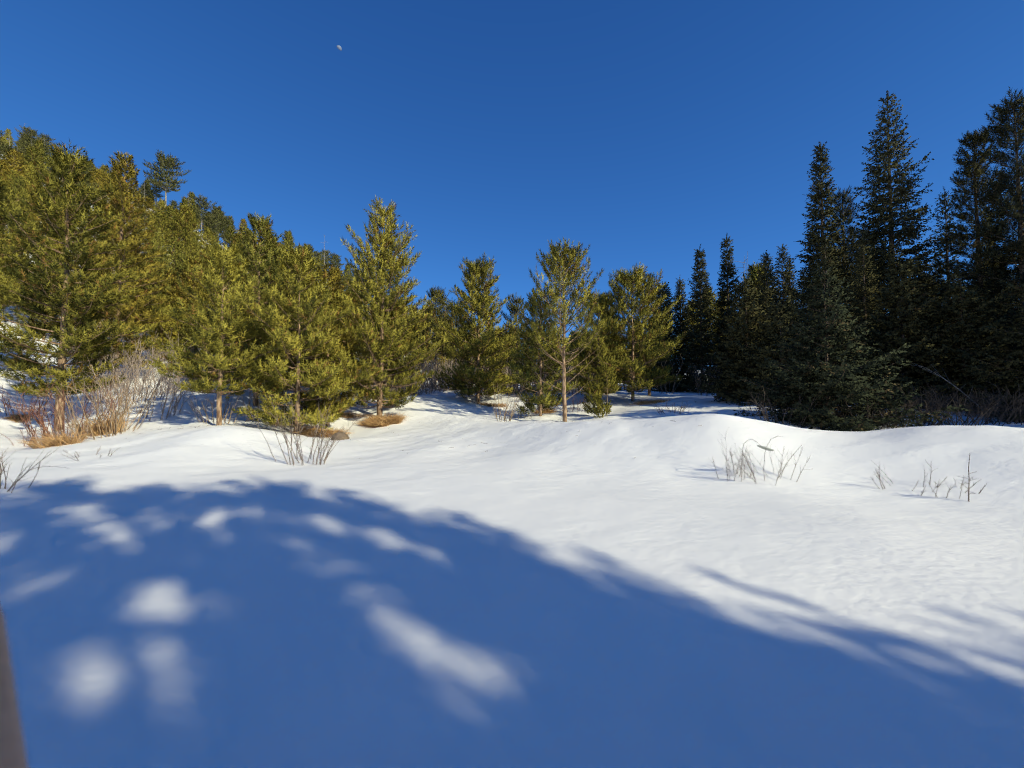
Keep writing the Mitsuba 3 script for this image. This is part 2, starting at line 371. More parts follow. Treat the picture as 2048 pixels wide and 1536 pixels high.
hero(1080, 585, 19.5, 'olive pine close behind the left side of the open-crowned pine', mats=('pine_bark', 'pine_bark', 'green_pine_needles'), seed=22, R=1.75, base=0.06, per=6, prof=dense)
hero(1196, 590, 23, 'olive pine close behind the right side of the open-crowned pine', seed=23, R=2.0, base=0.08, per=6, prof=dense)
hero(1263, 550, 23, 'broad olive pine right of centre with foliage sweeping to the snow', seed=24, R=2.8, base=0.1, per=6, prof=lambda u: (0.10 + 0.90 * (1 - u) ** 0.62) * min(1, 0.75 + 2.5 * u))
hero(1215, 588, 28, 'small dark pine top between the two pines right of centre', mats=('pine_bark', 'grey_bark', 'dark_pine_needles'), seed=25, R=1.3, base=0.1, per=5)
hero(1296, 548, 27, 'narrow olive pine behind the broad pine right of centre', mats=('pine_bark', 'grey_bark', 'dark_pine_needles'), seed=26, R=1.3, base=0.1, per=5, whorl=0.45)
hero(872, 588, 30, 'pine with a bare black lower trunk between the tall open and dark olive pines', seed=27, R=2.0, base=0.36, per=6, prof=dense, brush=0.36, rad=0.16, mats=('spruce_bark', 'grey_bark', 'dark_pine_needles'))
hero(912, 612, 31, 'slim pine with a thin leaning dark trunk left of the dark olive pine', seed=28, R=1.5, base=0.36, per=5, prof=dense, brush=0.36, rad=0.16, mats=('spruce_bark', 'grey_bark', 'dark_pine_needles'))
# the open-crowned pine with its bare lower limbs
k = hero(1128, 503, 17, 'airy open-crowned pine in the centre with a bare pinkish trunk', seed=21, R=1.9, base=0.34, per=6, whorl=0.32, bare=0.45, dens=0.78, lift=0.5, prof=lambda u: (0.2 + 0.8 * (1 - u) ** 0.65) * min(1, 0.85 + 1.0 * u), low=18)
tx, ty = at(1128, 503, 17)[:2]
rng = np.random.default_rng(5)
for (z, az, ln, el) in ((0.9, 10, 1.3, 32), (1.35, 175, 1.2, 20), (1.6, 5, 1.9, 38), (1.9, 150, 1.0, 30), (2.1, 20, 1.7, 30), (2.4, 190, 1.5, 35), (2.6, -20, 1.9, 42), (2.85, 100, 1.2, 25), (1.2, -60, 0.9, 20), (2.2, -110, 1.1, 15)):
    a, e = math.radians(az), math.radians(el)
    s = np.linspace(0, 1, 6)
    pts = np.stack([ln * s * math.cos(a) * math.cos(e), ln * s * math.sin(a) * math.cos(e), z + ln * (s * math.sin(e) + 0.10 * s ** 2)], 1) + rng.normal(size=(6, 3)) * 0.015 * s[:, None]
    tw = [tube(pts, 0.018 * (1.1 - 0.8 * s), 5)]
    for q in range(4):
        j = 2 + q % 4
        if j < 6:
            d = unit(pts[j] - pts[j - 1]) + rng.normal(size=3) * 0.6
            tw.append(tube([pts[j], pts[j] + d * 0.15, pts[j] + d * 0.32 + [0, 0, 0.04]], [0.006, 0.005, 0.003], 3))
    part(k, 'limb', mikit.ply(join(tw), 'pine_bark', smooth=True, to_world=place(tx, ty)))
# saplings
hero(1213, 728, 20, 'young pine sapling with a thin stem and green whorls in front of the broad pine', seed=31, R=0.6, base=0.4, per=5, whorl=0.22, brush=0.2, rad=0.08, dens=0.8, r0=0.03)
hero(1188, 775, 19, 'knee-high bright green pine seedling right of the bare pinkish trunk', seed=32, R=0.4, base=0.1, per=5, whorl=0.16, brush=0.18, rad=0.08, r0=0.02)
hero(1205, 806, 17.5, 'tiny pine seedling poking out behind the snow bank', seed=33, R=0.28, base=0.1, per=5, whorl=0.14, brush=0.16, rad=0.07, r0=0.015)

# the spruces on the right
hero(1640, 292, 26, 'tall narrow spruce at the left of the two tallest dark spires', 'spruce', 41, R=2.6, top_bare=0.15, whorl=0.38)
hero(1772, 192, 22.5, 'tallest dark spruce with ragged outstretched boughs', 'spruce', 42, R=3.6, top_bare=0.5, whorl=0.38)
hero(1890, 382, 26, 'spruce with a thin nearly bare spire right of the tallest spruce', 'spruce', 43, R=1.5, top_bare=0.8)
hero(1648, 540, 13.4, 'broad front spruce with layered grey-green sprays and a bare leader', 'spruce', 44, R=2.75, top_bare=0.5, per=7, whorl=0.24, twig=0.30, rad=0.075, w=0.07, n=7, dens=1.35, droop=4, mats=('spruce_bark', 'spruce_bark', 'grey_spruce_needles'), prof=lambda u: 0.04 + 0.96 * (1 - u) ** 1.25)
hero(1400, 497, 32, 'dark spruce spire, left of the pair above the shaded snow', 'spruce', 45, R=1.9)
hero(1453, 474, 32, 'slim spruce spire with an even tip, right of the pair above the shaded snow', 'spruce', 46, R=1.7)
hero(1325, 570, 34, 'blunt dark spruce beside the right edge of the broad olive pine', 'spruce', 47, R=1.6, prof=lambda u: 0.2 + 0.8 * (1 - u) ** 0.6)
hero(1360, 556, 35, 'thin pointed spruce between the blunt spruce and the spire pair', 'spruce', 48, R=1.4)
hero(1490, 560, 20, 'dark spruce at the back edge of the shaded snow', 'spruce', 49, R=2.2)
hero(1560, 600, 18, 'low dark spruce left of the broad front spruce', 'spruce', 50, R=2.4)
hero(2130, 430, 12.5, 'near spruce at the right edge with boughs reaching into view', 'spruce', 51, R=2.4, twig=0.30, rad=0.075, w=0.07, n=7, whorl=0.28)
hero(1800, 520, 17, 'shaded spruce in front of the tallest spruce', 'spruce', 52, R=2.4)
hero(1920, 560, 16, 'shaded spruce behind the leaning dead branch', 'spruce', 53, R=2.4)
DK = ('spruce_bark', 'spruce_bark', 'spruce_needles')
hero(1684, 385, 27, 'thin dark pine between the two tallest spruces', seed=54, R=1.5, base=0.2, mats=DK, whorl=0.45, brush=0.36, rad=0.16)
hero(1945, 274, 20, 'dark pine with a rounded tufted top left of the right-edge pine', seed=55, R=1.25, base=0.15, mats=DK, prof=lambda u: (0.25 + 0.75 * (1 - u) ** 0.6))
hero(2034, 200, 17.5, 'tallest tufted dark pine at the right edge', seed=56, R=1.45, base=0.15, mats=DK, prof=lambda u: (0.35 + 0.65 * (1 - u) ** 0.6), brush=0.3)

# ------------------------------------------------------------------ the stands: a few trees of each kind, copied
SHAPES = {}


def kind(name, tree, mats):
    trunk, limbs, (V, F, U, N) = tree
    scene[f'{name}_trunk_source'] = {'type': 'shapegroup', 'shape': mikit.ply(trunk, mats[0], smooth=True)}
    scene[f'{name}_crown_source'] = {'type': 'shapegroup', 'shape': foliage((V, F), mats[2], U, N)}
    SHAPES[name] = (float(trunk[0][:, 2].max()), limbs)
    scene[f'{name}_limb_source'] = {'type': 'shapegroup', 'shape': mikit.ply(limbs, mats[1], smooth=True)}


def copy_of(src, x, y, H, rot, name, label, cat, group, wide=1.0):
    k = thing(name, label, cat, group)
    s = H / SHAPES[src][0]
    tw = place(x, y, s, rot, sx=s * wide)
    for p_, q in (('trunk', 'trunk'), ('crown', 'crown'), ('branches', 'limb')):
        if f'{src}_{q}_source' in scene:
            if p_ == 'branches':
                labels[f'{k}__branches'] = {'kind': 'stuff'}
            scene[f'{k}__{p_}'] = {'type': 'instance', 'shapegroup': {'type': 'ref', 'id': f'{src}_{q}_source'}, 'to_world': tw}
    return k


FAR = dict(brush=0.34, rad=0.20, n=10, w=0.075, dens=0.8, per=6, whorl=0.40)
PM, RM = ('pine_bark', 'pine_bark', 'pine_needles'), ('dead_wood', 'grey_bark', 'ridge_needles')
for j in range(6):
    kind(f'stand_pine_{j}', pine(100 + j, H=9, R=(1.9, 2.2, 1.7, 2.1, 1.8, 2.3)[j], base=(0.08, 0.2, 0.14, 0.25, 0.1, 0.18)[j], prof=lambda u: (0.07 + 0.93 * (1 - u) ** (0.8 + 0.08 * (j % 3))) * min(1.0, 0.62 + 2.0 * u), **FAR), ('pine_bark', 'pine_bark', ('pine_needles', 'green_pine_needles', 'golden_pine_needles')[j % 3]))
for j in range(3):
    kind(f'ridge_pine_{j}', pine(120 + j, H=10, R=(1.7, 1.5, 1.9)[j], base=(0.45, 0.35, 0.5)[j], jitter=0.4, prof=lambda u: (0.35 + 0.65 * (1 - u) ** 0.5) * min(1, 0.6 + 1.5 * u), **FAR), RM)
for j in range(4):
    kind(f'stand_spruce_{j}', spruce(140 + j, H=14, R=(2.2, 2.6, 1.9, 2.4)[j], whorl=0.42, twig=0.45, rad=0.10, n=7, w=0.11, dens=0.85, top_bare=0.3), ('spruce_bark', 'spruce_bark', 'spruce_needles'))
# dead snags
def snag(seed, H):
    rng = np.random.default_rng(seed)
    zs = np.linspace(-0.5, H, 8)
    m = [tube(np.column_stack([rng.normal(size=(8, 2)) * 0.03, zs]), 0.085 * np.clip(1 - zs / H, 0.1, 1), 6)]
    for q in range(26):
        z, a, l = H * (0.35 + 0.63 * rng.random()), rng.random() * 6.28, 0.3 + 0.7 * rng.random()
        d = np.array([math.cos(a), math.sin(a), 0.1 + 0.3 * rng.normal()])
        m.append(tube([[0, 0, z], d * l * 0.5 + [0, 0, z], d * l + [0, 0, z - 0.1]], [0.02, 0.014, 0.006], 3))
    return m


for j in range(2):
    m = snag(160 + j, 9.0)
    scene[f'snag_{j}_trunk_source'] = {'type': 'shapegroup', 'shape': mikit.ply(m[0], 'dead_wood', smooth=True)}
    scene[f'snag_{j}_limb_source'] = {'type': 'shapegroup', 'shape': mikit.ply(join(m[1:]), 'dead_wood', smooth=True)}
    SHAPES[f'snag_{j}'] = (9.0, None)

HILL_SEEN = {0: (26.3, 42.8), 1: (31.6, 44.7), 2: (20.9, 40.8), 3: (29.4, 44.1), 4: (37.4, 46.6), 5: (24.2, 39), 6: (29.4, 40), 7: (15.5, 37.1), 8: (18.4, 37.5), 9: (6.4, 39), 10: (11.2, 39.9), 11: (16.4, 37.1), 12: (37.5, 42.5), 13: (3.9, 40.4), 14: (0.7, 37.3), 16: (33.7, 43.1), 18: (18.8, 37.6), 19: (14, 36.8), 20: (2.4, 38.2), 22: (22.7, 38.7), 23: (30.1, 37.8), 24: (16.2, 37.4), 25: (36.7, 41.5), 26: (4.9, 34.3), 27: (12.7, 36.9), 28: (21.8, 37.9), 29: (8.7, 35.9), 30: (1.7, 39.3), 31: (28.1, 39), 33: (63.4, 47.9), 34: (8.7, 35.5), 35: (17.5, 34.7), 36: (38.6, 44.1), 37: (56, 45.4), 40: (50, 45.9), 41: (21.1, 35.7), 42: (34.2, 40), 43: (25.2, 35.3), 45: (59, 45.8), 46: (13.3, 34.1), 47: (0.3, 31.1), 48: (5.7, 32.3), 49: (17.4, 35.5), 52: (61.8, 45.6), 53: (42.7, 46.9), 54: (35.7, 41.3), 56: (46.4, 46.2), 58: (55.7, 47.6), 60: (52.6, 47.1), 61: (28.3, 37.1), 62: (4.7, 32.9), 65: (60.8, 46.6), 66: (40.9, 45.6), 67: (22.9, 37.4), 68: (16.8, 32.7), 69: (62.3, 49.1), 70: (57.4, 46.1), 72: (1.4, 30.7), 74: (49.7, 45.3), 75: (12.5, 34.6), 76: (53.7, 47.8), 77: (21, 32.7), 78: (44.3, 46.6), 79: (29.7, 37.3), 80: (0.4, 29.5), 81: (7.7, 33.1), 83: (25.8, 34.5), 84: (41.2, 47.1), 85: (16.9, 33.7), 86: (11.9, 33.8), 88: (5.9, 30.2), 91: (47.6, 45.5), 92: (33.2, 38.8), 93: (55.7, 43.9), 94: (61.5, 49), 95: (24.4, 34.7), 96: (50.8, 45.5), 97: (4.4, 29.5), 98: (29.4, 36.3), 99: (45.2, 46.1), 100: (40, 45.2), 102: (53.2, 47.2), 104: (20, 33), 105: (12.1, 31.2), 106: (57.7, 48.4), 107: (2.5, 27.9), 108: (15.4, 31.9), 109: (48, 46.8), 110: (54.8, 47), 112: (10.5, 31.6), 113: (18.6, 32.5), 116: (43.6, 46.9), 117: (61.2, 49.5), 118: (9.3, 30.8), 120: (34.7, 39.7), 121: (27.8, 36), 122: (3.2, 28.3), 123: (25.4, 33.4), 124: (0.3, 26), 125: (5.9, 28.5), 127: (14.7, 31.9), 129: (41.9, 44.5), 132: (46.1, 43.5), 133: (23, 33.1), 134: (39.5, 42.9), 135: (19.2, 32.3), 136: (54.4, 47.2), 137: (12.9, 30.8), 139: (3.6, 27.1), 140: (15.7, 29.4), 142: (27, 34.3), 143: (61.3, 45.3), 144: (43.9, 46.8), 145: (48, 44), 146: (1.7, 24.5), 148: (30.4, 35), 149: (38.2, 40.3), 151: (0.3, 25.6), 152: (34.4, 38), 154: (23.1, 31.4), 155: (11.2, 27.1), 156: (20.1, 31), 158: (14.3, 30.1), 160: (56.5, 43.6), 162: (7.3, 26.3), 163: (46.6, 43.4), 164: (43.2, 45.4), 166: (18.5, 29.8), 167: (39.6, 41.6), 168: (48.9, 44.8), 169: (27.4, 33.7), 170: (29.6, 32.8), 171: (5.6, 25.6), 172: (33.9, 37.7), 173: (13.7, 28.8), 174: (54.5, 45.3), 175: (1.1, 23.4), 179: (2.8, 24.6), 180: (60.6, 45.1), 181: (23.6, 32.9), 184: (17.7, 28.7), 187: (4.9, 24.8), 188: (21.2, 31), 190: (40.2, 42.2), 192: (0.4, 22), 194: (49.4, 44.1), 195: (16.6, 28.1), 196: (2.4, 23.8), 198: (35.4, 39.3), 199: (33.4, 37.1), 200: (3.1, 22.5), 201: (9.9, 25.5), 202: (23.9, 31.4), 204: (30.4, 32.8), 205: (1.5, 21.1), 206: (15.5, 27), 207: (0.5, 19.7), 208: (20.6, 29), 209: (8.6, 24.1), 211: (42.9, 41.8), 216: (6.6, 23.8), 217: (26.7, 31.6), 221: (3.7, 23.2), 224: (0.2, 17.8), 226: (13.8, 27.2), 230: (22.3, 30.9), 231: (17.2, 27.8), 233: (4.7, 21.5), 234: (7.8, 23.2), 239: (12.4, 25.5), 240: (3.1, 20.4), 242: (38.9, 40.4), 245: (1.9, 19.6), 246: (27.5, 32), 248: (41.5, 41), 250: (37.6, 38.4), 252: (32.9, 35.5), 255: (2.4, 19.1), 256: (26.1, 31.1), 257: (35.5, 37.5), 258: (9.6, 23.4), 259: (2.9, 20.3), 260: (21.8, 29.4), 262: (18.6, 28), 264: (31.2, 34.7), 265: (50.9, 44.2), 266: (7.3, 22.2), 268: (14.5, 26.9), 269: (24.5, 30.4), 271: (5.5, 21.7), 274: (4, 19.6), 279: (3.7, 19.1), 281: (27.3, 31.6), 283: (34.7, 36.1), 284: (29.2, 32.6), 285: (21.1, 27.8), 289: (18, 26.4), 291: (7.1, 20.7), 294: (10, 23.2), 296: (40.4, 40.4), 297: (4.5, 19.4), 300: (17, 26.6), 306: (20, 29.3), 309: (29.3, 32.1), 310: (32.5, 35.2), 311: (2.3, 18), 312: (3, 17.6), 313: (14.1, 24.9), 315: (0.8, 17.9), 317: (8.6, 22.1), 319: (11.1, 23.9), 323: (23.6, 29.4), 325: (28.2, 31.4), 328: (18.7, 27.2), 329: (34.4, 36.1), 333: (26.2, 30.3), 334: (41.7, 40.3), 335: (31.2, 33.5), 338: (22.6, 29.3), 339: (51.1, 44.9), 340: (9, 22.1), 342: (38.4, 38.9), 343: (4.6, 18.3), 344: (2.3, 17.9), 346: (21.5, 27.9), 348: (15.2, 24.9), 354: (33.9, 35.6), 355: (27.9, 30.9), 356: (10.9, 23), 358: (18.8, 26.4), 359: (1.7, 18.7), 364: (14.5, 24.8), 366: (40.1, 40.1), 368: (10.2, 22), 370: (32.7, 34), 374: (21.6, 29.5), 375: (5.7, 19.6), 384: (1.7, 18.6), 387: (8.4, 22.7), 388: (31.8, 33.3), 390: (19.9, 29), 391: (15, 26.2), 392: (30, 31.9), 396: (13.4, 25.4), 403: (61.1, 44.5), 408: (47, 43.3), 412: (0.2, 18), 414: (19.4, 28.7)}
RIGHT_SEEN = {0: (80.9, 37.2), 1: (93.2, 39.6), 3: (84.4, 37.8), 5: (74.8, 39.3), 6: (84.4, 35), 7: (98, 42.8), 8: (76.5, 36.9), 10: (99.4, 40.9), 12: (95.2, 35.9), 14: (73.2, 42.7), 16: (96.7, 36.5), 17: (84.8, 34.6), 19: (74.8, 36.3), 22: (98.2, 37.4), 23: (77.3, 36.4), 24: (90.5, 38.5), 26: (82.7, 34.9), 27: (95, 36.4), 28: (99.2, 38), 31: (78.3, 38.3), 32: (74.8, 36.1), 33: (90.2, 36), 34: (85.7, 33.4), 36: (81.8, 33.4), 38: (68.9, 42.5), 39: (98.6, 36.3), 43: (70.9, 42.1), 44: (79.2, 36), 45: (73.5, 36), 47: (64.6, 48.4), 52: (67.3, 42.2), 59: (73.9, 36.5), 60: (70.3, 39), 61: (67.9, 42.8), 65: (92.2, 38), 71: (77.1, 38.5), 72: (95, 35.8), 73: (65.8, 45.9), 79: (78, 36.5), 86: (72.3, 39), 90: (91.1, 36.7), 94: (69.6, 39.1)}





      # the copies that the photo shows: percent across and down of what is seen of each
KEYS = {}


MARKS_L = ((-40, 'the left-edge pine'), (140, 'the tall pointed pine'), (245, 'the golden-olive pine'), (335, 'the lone skyline pine'), (405, 'the rounded long-trunked pine'), (455, 'the small bare-trunked pine'), (520, 'the dark-stemmed pine'), (600, 'the bushy rockside pine'), (660, 'the orange-topped pine'), (764, 'the tall open pine'), (872, 'the black-trunked pine'), (912, 'the leaning-trunk pine'), (957, 'the dark olive pine'), (1034, 'the slender small pine'), (1128, 'the airy centre pine'), (1263, 'the broad olive pine'))
MARKS_R = ((1325, 'the blunt dark spruce'), (1400, 'the left spire of the pair'), (1453, 'the right spire of the pair'), (1560, 'the low dark spruce'), (1648, 'the broad front spruce'), (1772, 'the tallest ragged spruce'), (1890, 'the bare-spired spruce'), (1945, 'the round-topped dark pine'), (2034, 'the tallest right-edge pine'))


def beside(px, marks):
    mx, name = min(marks, key=lambda m: abs(m[0] - px))
    return ('left of ' if px < mx - 12 else 'right of ' if px > mx + 12 else 'in line with ') + name


def where(seen, num, H, wide, marks, mid, low=5.3, tall=6.4):
    if num not in seen:
        return 'spruce', 'beyond the right edge of the photo'
    cx, cy = seen[num]
    size = 'tall' if H > tall else 'short' if H < low else 'mid-sized'
    return size + (' slim' if wide < mid else ' full'), ('high, ' if cy < 30 else 'midway, ' if cy < 40 else 'low, ') + beside(cx * 20.48, marks)


SKY_L = np.array([(-500, 160), (-200, 205), (0, 240), (75, 246), (120, 278), (190, 303), (240, 325), (270, 350), (300, 352), (350, 385), (405, 400), (455, 410), (490, 410), (535, 426), (580, 407), (612, 440), (650, 460), (685, 508), (730, 545), (790, 572), (850, 586), (900, 603), (950, 618), (1010, 628), (1300, 640)], float)
rng = np.random.default_rng(77)
spots = []
for tries in range(14000):
    px, Y = rng.uniform(-150, 1330), rng.uniform(21, 95)
    x = at(px, 795, Y)[0]
    if rng.random() > Y / 80:
        continue
    if 780 < px < 1000 and Y < 37 or px > 880 and Y < 34 or (px > 700 and Y < 25) or (px < 430 and Y < 28):
        continue
    gap = 2.2 + 0.020 * Y
    if all((x - a) ** 2 + (Y - b) ** 2 > gap * gap for a, b in spots):
        spots.append((x, Y))
    if len(spots) >= 620:
        break
spots += [(at(p, 795, Y)[0], Y) for p, Y in ((325, 29), (385, 30.5), (285, 31), (355, 35.5), (60, 31), (410, 36), (28, 62), (48, 66), (38, 72), (18, 70), (58, 74), (30, 80), (46, 60), (8, 64))]
spots.sort(key=lambda s: s[1])
for num, (x, y) in enumerate(spots):
    rng = np.random.default_rng(7000 + num)
    if HILL_SEEN and num not in HILL_SEEN:
        continue
    z0 = gz(x, y)
    px = 1024 + FOC * x / y
    lim = np.interp(px, SKY_L[:, 0], SKY_L[:, 1]) - 14 + rng.exponential(28)
    H = min(rng.uniform(4.4, 6.8) if y < 52 else rng.uniform(5.0, 8.0), at(px, lim, y)[2] - z0)
    if H < 3.2:
        continue
    far = y > 62
    src = f'ridge_pine_{rng.integers(3)}' if far and rng.random() < 0.55 else f'stand_pine_{rng.integers(6)}'
    if src.startswith('ridge'):
        rot, wide = rng.uniform(0, 360), rng.uniform(0.9, 1.2)
        w1, w2 = where(HILL_SEEN, num, H, wide, MARKS_L, 1.05)
        KEYS['h', num] = copy_of(src, x, y, H, rot, 'ridge_pine', f'{w1} grey-green crest pine {w2}', 'pine tree', 'grey-green pines near the hill crest', wide)
    else:
        rot, wide = rng.uniform(0, 360), rng.uniform(0.92, 1.25)
        w1, w2 = where(HILL_SEEN, num, H, wide, MARKS_L, 1.08)
        KEYS['h', num] = copy_of(src, x, y, H, rot, 'pine_tree', f'{w1} olive hillside pine {w2}', 'pine tree', 'pines crowding the left hillside', wide)
def top_at(px, top, Y):
    p = at(px, top, Y)
    return p[0], p[1], p[2] - gz(p[0], p[1])


for px, Y, H in ((318, 26.5, 4.6), (352, 27.5, 4.2), (388, 26, 4.8)):
    copy_of('stand_pine_0', at(px, 795, Y)[0], Y, H, px * 3, 'pine_tree', 'short young pine on the snowy slope, ' + beside(px, MARKS_L), 'pine tree', 'pines crowding the left hillside')
x, y, H = top_at(335, 318, 80)
copy_of('ridge_pine_2', x, y, H, 40, 'ridge_pine', 'lone lopsided pine with a bare white trunk standing out on the left skyline', 'pine tree', None, 1.15)
x, y, H = top_at(405, 398, 76)
copy_of('ridge_pine_0', x, y, H, 190, 'ridge_pine', 'rounded pine on a long pale trunk just right of the lone skyline pine', 'pine tree', None, 1.0)
for px, top, Y in ((48, 246, 80), (20, 262, 78), (64, 276, 74), (236, 312, 76), (290, 362, 78), (377, 388, 76), (650, 470, 80), (160, 300, 78), (35, 290, 66), (90, 270, 80)):
    x, y, H = top_at(px, top, Y)
    copy_of(f'snag_{px % 2}', x, y, max(H, 4), px * 7, 'dead_tree', 'grey dead trunk on the left skyline, ' + beside(px, MARKS_L), 'dead tree', 'dead grey snags on the left hillside')
for px, top, Y in ((1487, 512, 48), (1493, 502, 50)):
    x, y, H = top_at(px, top, Y)
    copy_of(f'snag_{px % 2}', x, y, max(H, 4), px * 7, 'dead_tree', 'thin pale dead trunk right of the spruce spire pair', 'dead tree', 'pale snags right of the spire pair')

# the dark forest on the right, in view and on past the frame towards the sun
SKY_R = np.array([(1300, 620), (1350, 640), (1400, 560), (1480, 545), (1510, 520), (1540, 505), (1590, 484), (1640, 470), (1700, 480), (1760, 450), (1860, 540), (1900, 520), (1990, 500), (2060, 430), (2200, 330), (2400, 150)], float)
spots = [tuple(at(p, 600, Y)[:2]) for p, Y in ((1640, 26), (1772, 22.5), (1648, 13.4), (1400, 32), (1453, 32), (2110, 12.5), (1945, 20), (2034, 17.5))]
n0 = len(spots)
for tries in range(4000):
    px, Y = rng.uniform(1320, 2300), rng.uniform(17, 50)
    x = at(px, 795, Y)[0]
    if px < 1500 and Y < 33:
        continue
    if all((x - a) ** 2 + (Y - b) ** 2 > 2.9 ** 2 for a, b in spots):
        spots.append((x, Y))
    if len(spots) > 105:
        break
for num, (x, y) in enumerate(sorted(spots[n0:], key=lambda s: s[1])):
    rng = np.random.default_rng(8000 + num)
    if RIGHT_SEEN and num not in RIGHT_SEEN and x < 1.36 * y:
        continue
    px = 1024 + FOC * x / y
    lim = np.interp(px, SKY_R[:, 0], SKY_R[:, 1]) + rng.exponential(25)
    H = min(rng.uniform(9, 15), at(px, lim, y)[2] - gz(x, y))
    if H < 3.5:
        continue
    if px < 1640 and y > 30 and rng.random() < 0.65:
        j_, rot, wide = rng.integers(6), rng.uniform(0, 360), rng.uniform(0.85, 1.1)
        w1, w2 = where(RIGHT_SEEN, num, H, wide, MARKS_R, 0.97, 6.2, 8.6)
        KEYS['r', num] = copy_of(f'stand_pine_{j_}', x, y, H, rot, 'pine_tree', f'{w1} olive-topped pine {w2}', 'pine tree', 'pines behind the right-hand spruces', wide)
    else:
        j_, rot, wide = rng.integers(4), rng.uniform(0, 360), rng.uniform(0.9, 1.15)
        w1, w2 = where(RIGHT_SEEN, num, H, wide, MARKS_R, 1.02, 6.2, 8.6)
        KEYS['r', num] = copy_of(f'stand_spruce_{j_}', x, y, H, rot, 'spruce_tree', f'{w1} shaded forest {w2}' if num not in RIGHT_SEEN else f'{w1} dark forest spruce {w2}', 'spruce tree', 'spruces of the shaded forest on the right', wide)
S_ = np.array([math.cos(AZ) * -1, math.sin(AZ)])        # across the sun's path
D_ = np.array([math.sin(AZ), math.cos(AZ)])             # towards the sun
def st(s, t):
    return S_ * s + D_ * t


for s, t, H in ((18.5, 9, 11), (21, 12, 14), (24, 9, 13), (26.5, 12, 15), (29, 9.5, 14), (23, 17, 16), (19.5, 19, 14), (27, 19, 17), (31, 15, 16), (20.5, 26, 17), (25, 26, 17), (34, 12, 15), (30, 24, 17), (37, 18, 16), (35, 27, 17)):
    x, y = st(s, t)
    if x / max(y, 0.1) < 1.36 and y > 0:
        continue
    copy_of(f'stand_spruce_{int(s) % 4}', x, y, H - 2, s * 40, 'spruce_tree', 'spruce of the forest beyond the right edge of the photo', 'spruce tree', 'spruces beyond the right edge')

# the row of pines behind the camera whose tops throw the foreground shadow
tips = [(-60, 995, 12.5, 2.2), (110, 978, 12.0, 2.1), (290, 985, 11.0, 2.0), (478, 985, 12.5, 1.95),
        (150, 1090, 10.0, 2.6), (520, 1120, 10.0, 2.2), (760, 1130, 9.0, 1.8), (1000, 1200, 9.5, 1.7), (400, 1300, 8.0, 2.4), (1150, 1400, 8.0, 2.1), (1400, 1290, 8.5, 1.3), (1750, 1420, 8.0, 1.35)]
holes = [(955, 1325, 1.15, 0.27), (345, 1190, 0.55, 0.25), (285, 1310, 0.75, 0.25), (360, 1460, 0.5, 0.26), (140, 1330, 0.3, 0.13), (90, 1180, 0.36, 0.26), (420, 1120, 0.3, 0.12), (560, 1320, 0.25, 0.09), (200, 1420, 0.25, 0.12), (640, 1420, 0.2, 0.1), (245, 1080, 0.6, 0.28), (170, 1030, 0.6, 0.26), (600, 1105, 0.65, 0.24), (710, 1145, 0.5, 0.22), (790, 1085, 0.65, 0.2), (650, 1050, 0.65, 0.22), (460, 1045, 0.5, 0.32), (330, 1035, 0.55, 0.2), (560, 1030, 0.4, 0.12),
         (1080, 1110, 0.65, 0.12), (1250, 1190, 0.5, 0.07), (1480, 1290, 0.5, 0.06), (820, 1430, 0.34, 0.22), (1050, 1480, 0.32, 0.2), (120, 1420, 0.28, 0.18), (0, 1100, 0.35, 0.22), (880, 1130, 0.45, 0.11), (480, 1230, 0.2, 0.12), (620, 1250, 0.2, 0.1), (1350, 1420, 0.3, 0.09), (1120, 1260, 0.3, 0.08)]
ctr = np.array([at(a, b, CAM[2] * FOC / (b - 795))[:2] for a, b, _, _ in holes])


def lit_holes(P, foot):
    W = P + foot
    G = W[:, :2] - D_ * (W[:, 2] / math.tan(EL))[:, None]
    out = np.zeros(len(P), bool)
    for c, (_, _, a, b) in zip(ctr, holes):
        d = G - c
        ds, dt = d @ S_, d @ D_
        out |= (ds / b) ** 2 + (dt / (a + 0.25)) ** 2 < 1
    return out


for q, (a, b, H, R) in enumerate(tips):
    g = at(a, b, CAM[2] * FOC / (b - 795))[:2] + D_ * (H / math.tan(EL))
    foot = np.array([g[0], g[1], gz(g[0], g[1])])
    tree_at('pine_tree', 'pine of the row behind the camera that casts the foreground shadow', pine(301 + q, H=H - foot[2], R=R, base=0.1, per=6, whorl=0.38, prof=lambda u: (0.02 + 0.98 * (1 - u) ** (0.45 if q == 3 else 0.9)) if u < 0.97 else 0.1, brush=0.45, rad=0.24, n=6, w=0.13, dens=0.7, jitter=0.3 if q == 3 else 0.2, drop=lambda P, foot=foot: lit_holes(P, foot)), g[0], g[1], 0, cat='pine tree', group='pines behind the camera')
for s, t, H in ((-5, 17, 12), (-6.5, 25, 14)):
    x, y = st(s, t)
    copy_of(f'stand_pine_{int(t) % 6}', x, y, H, t * 30, 'pine_tree', 'pine of the grove behind the camera', 'pine tree', 'pines behind the camera')


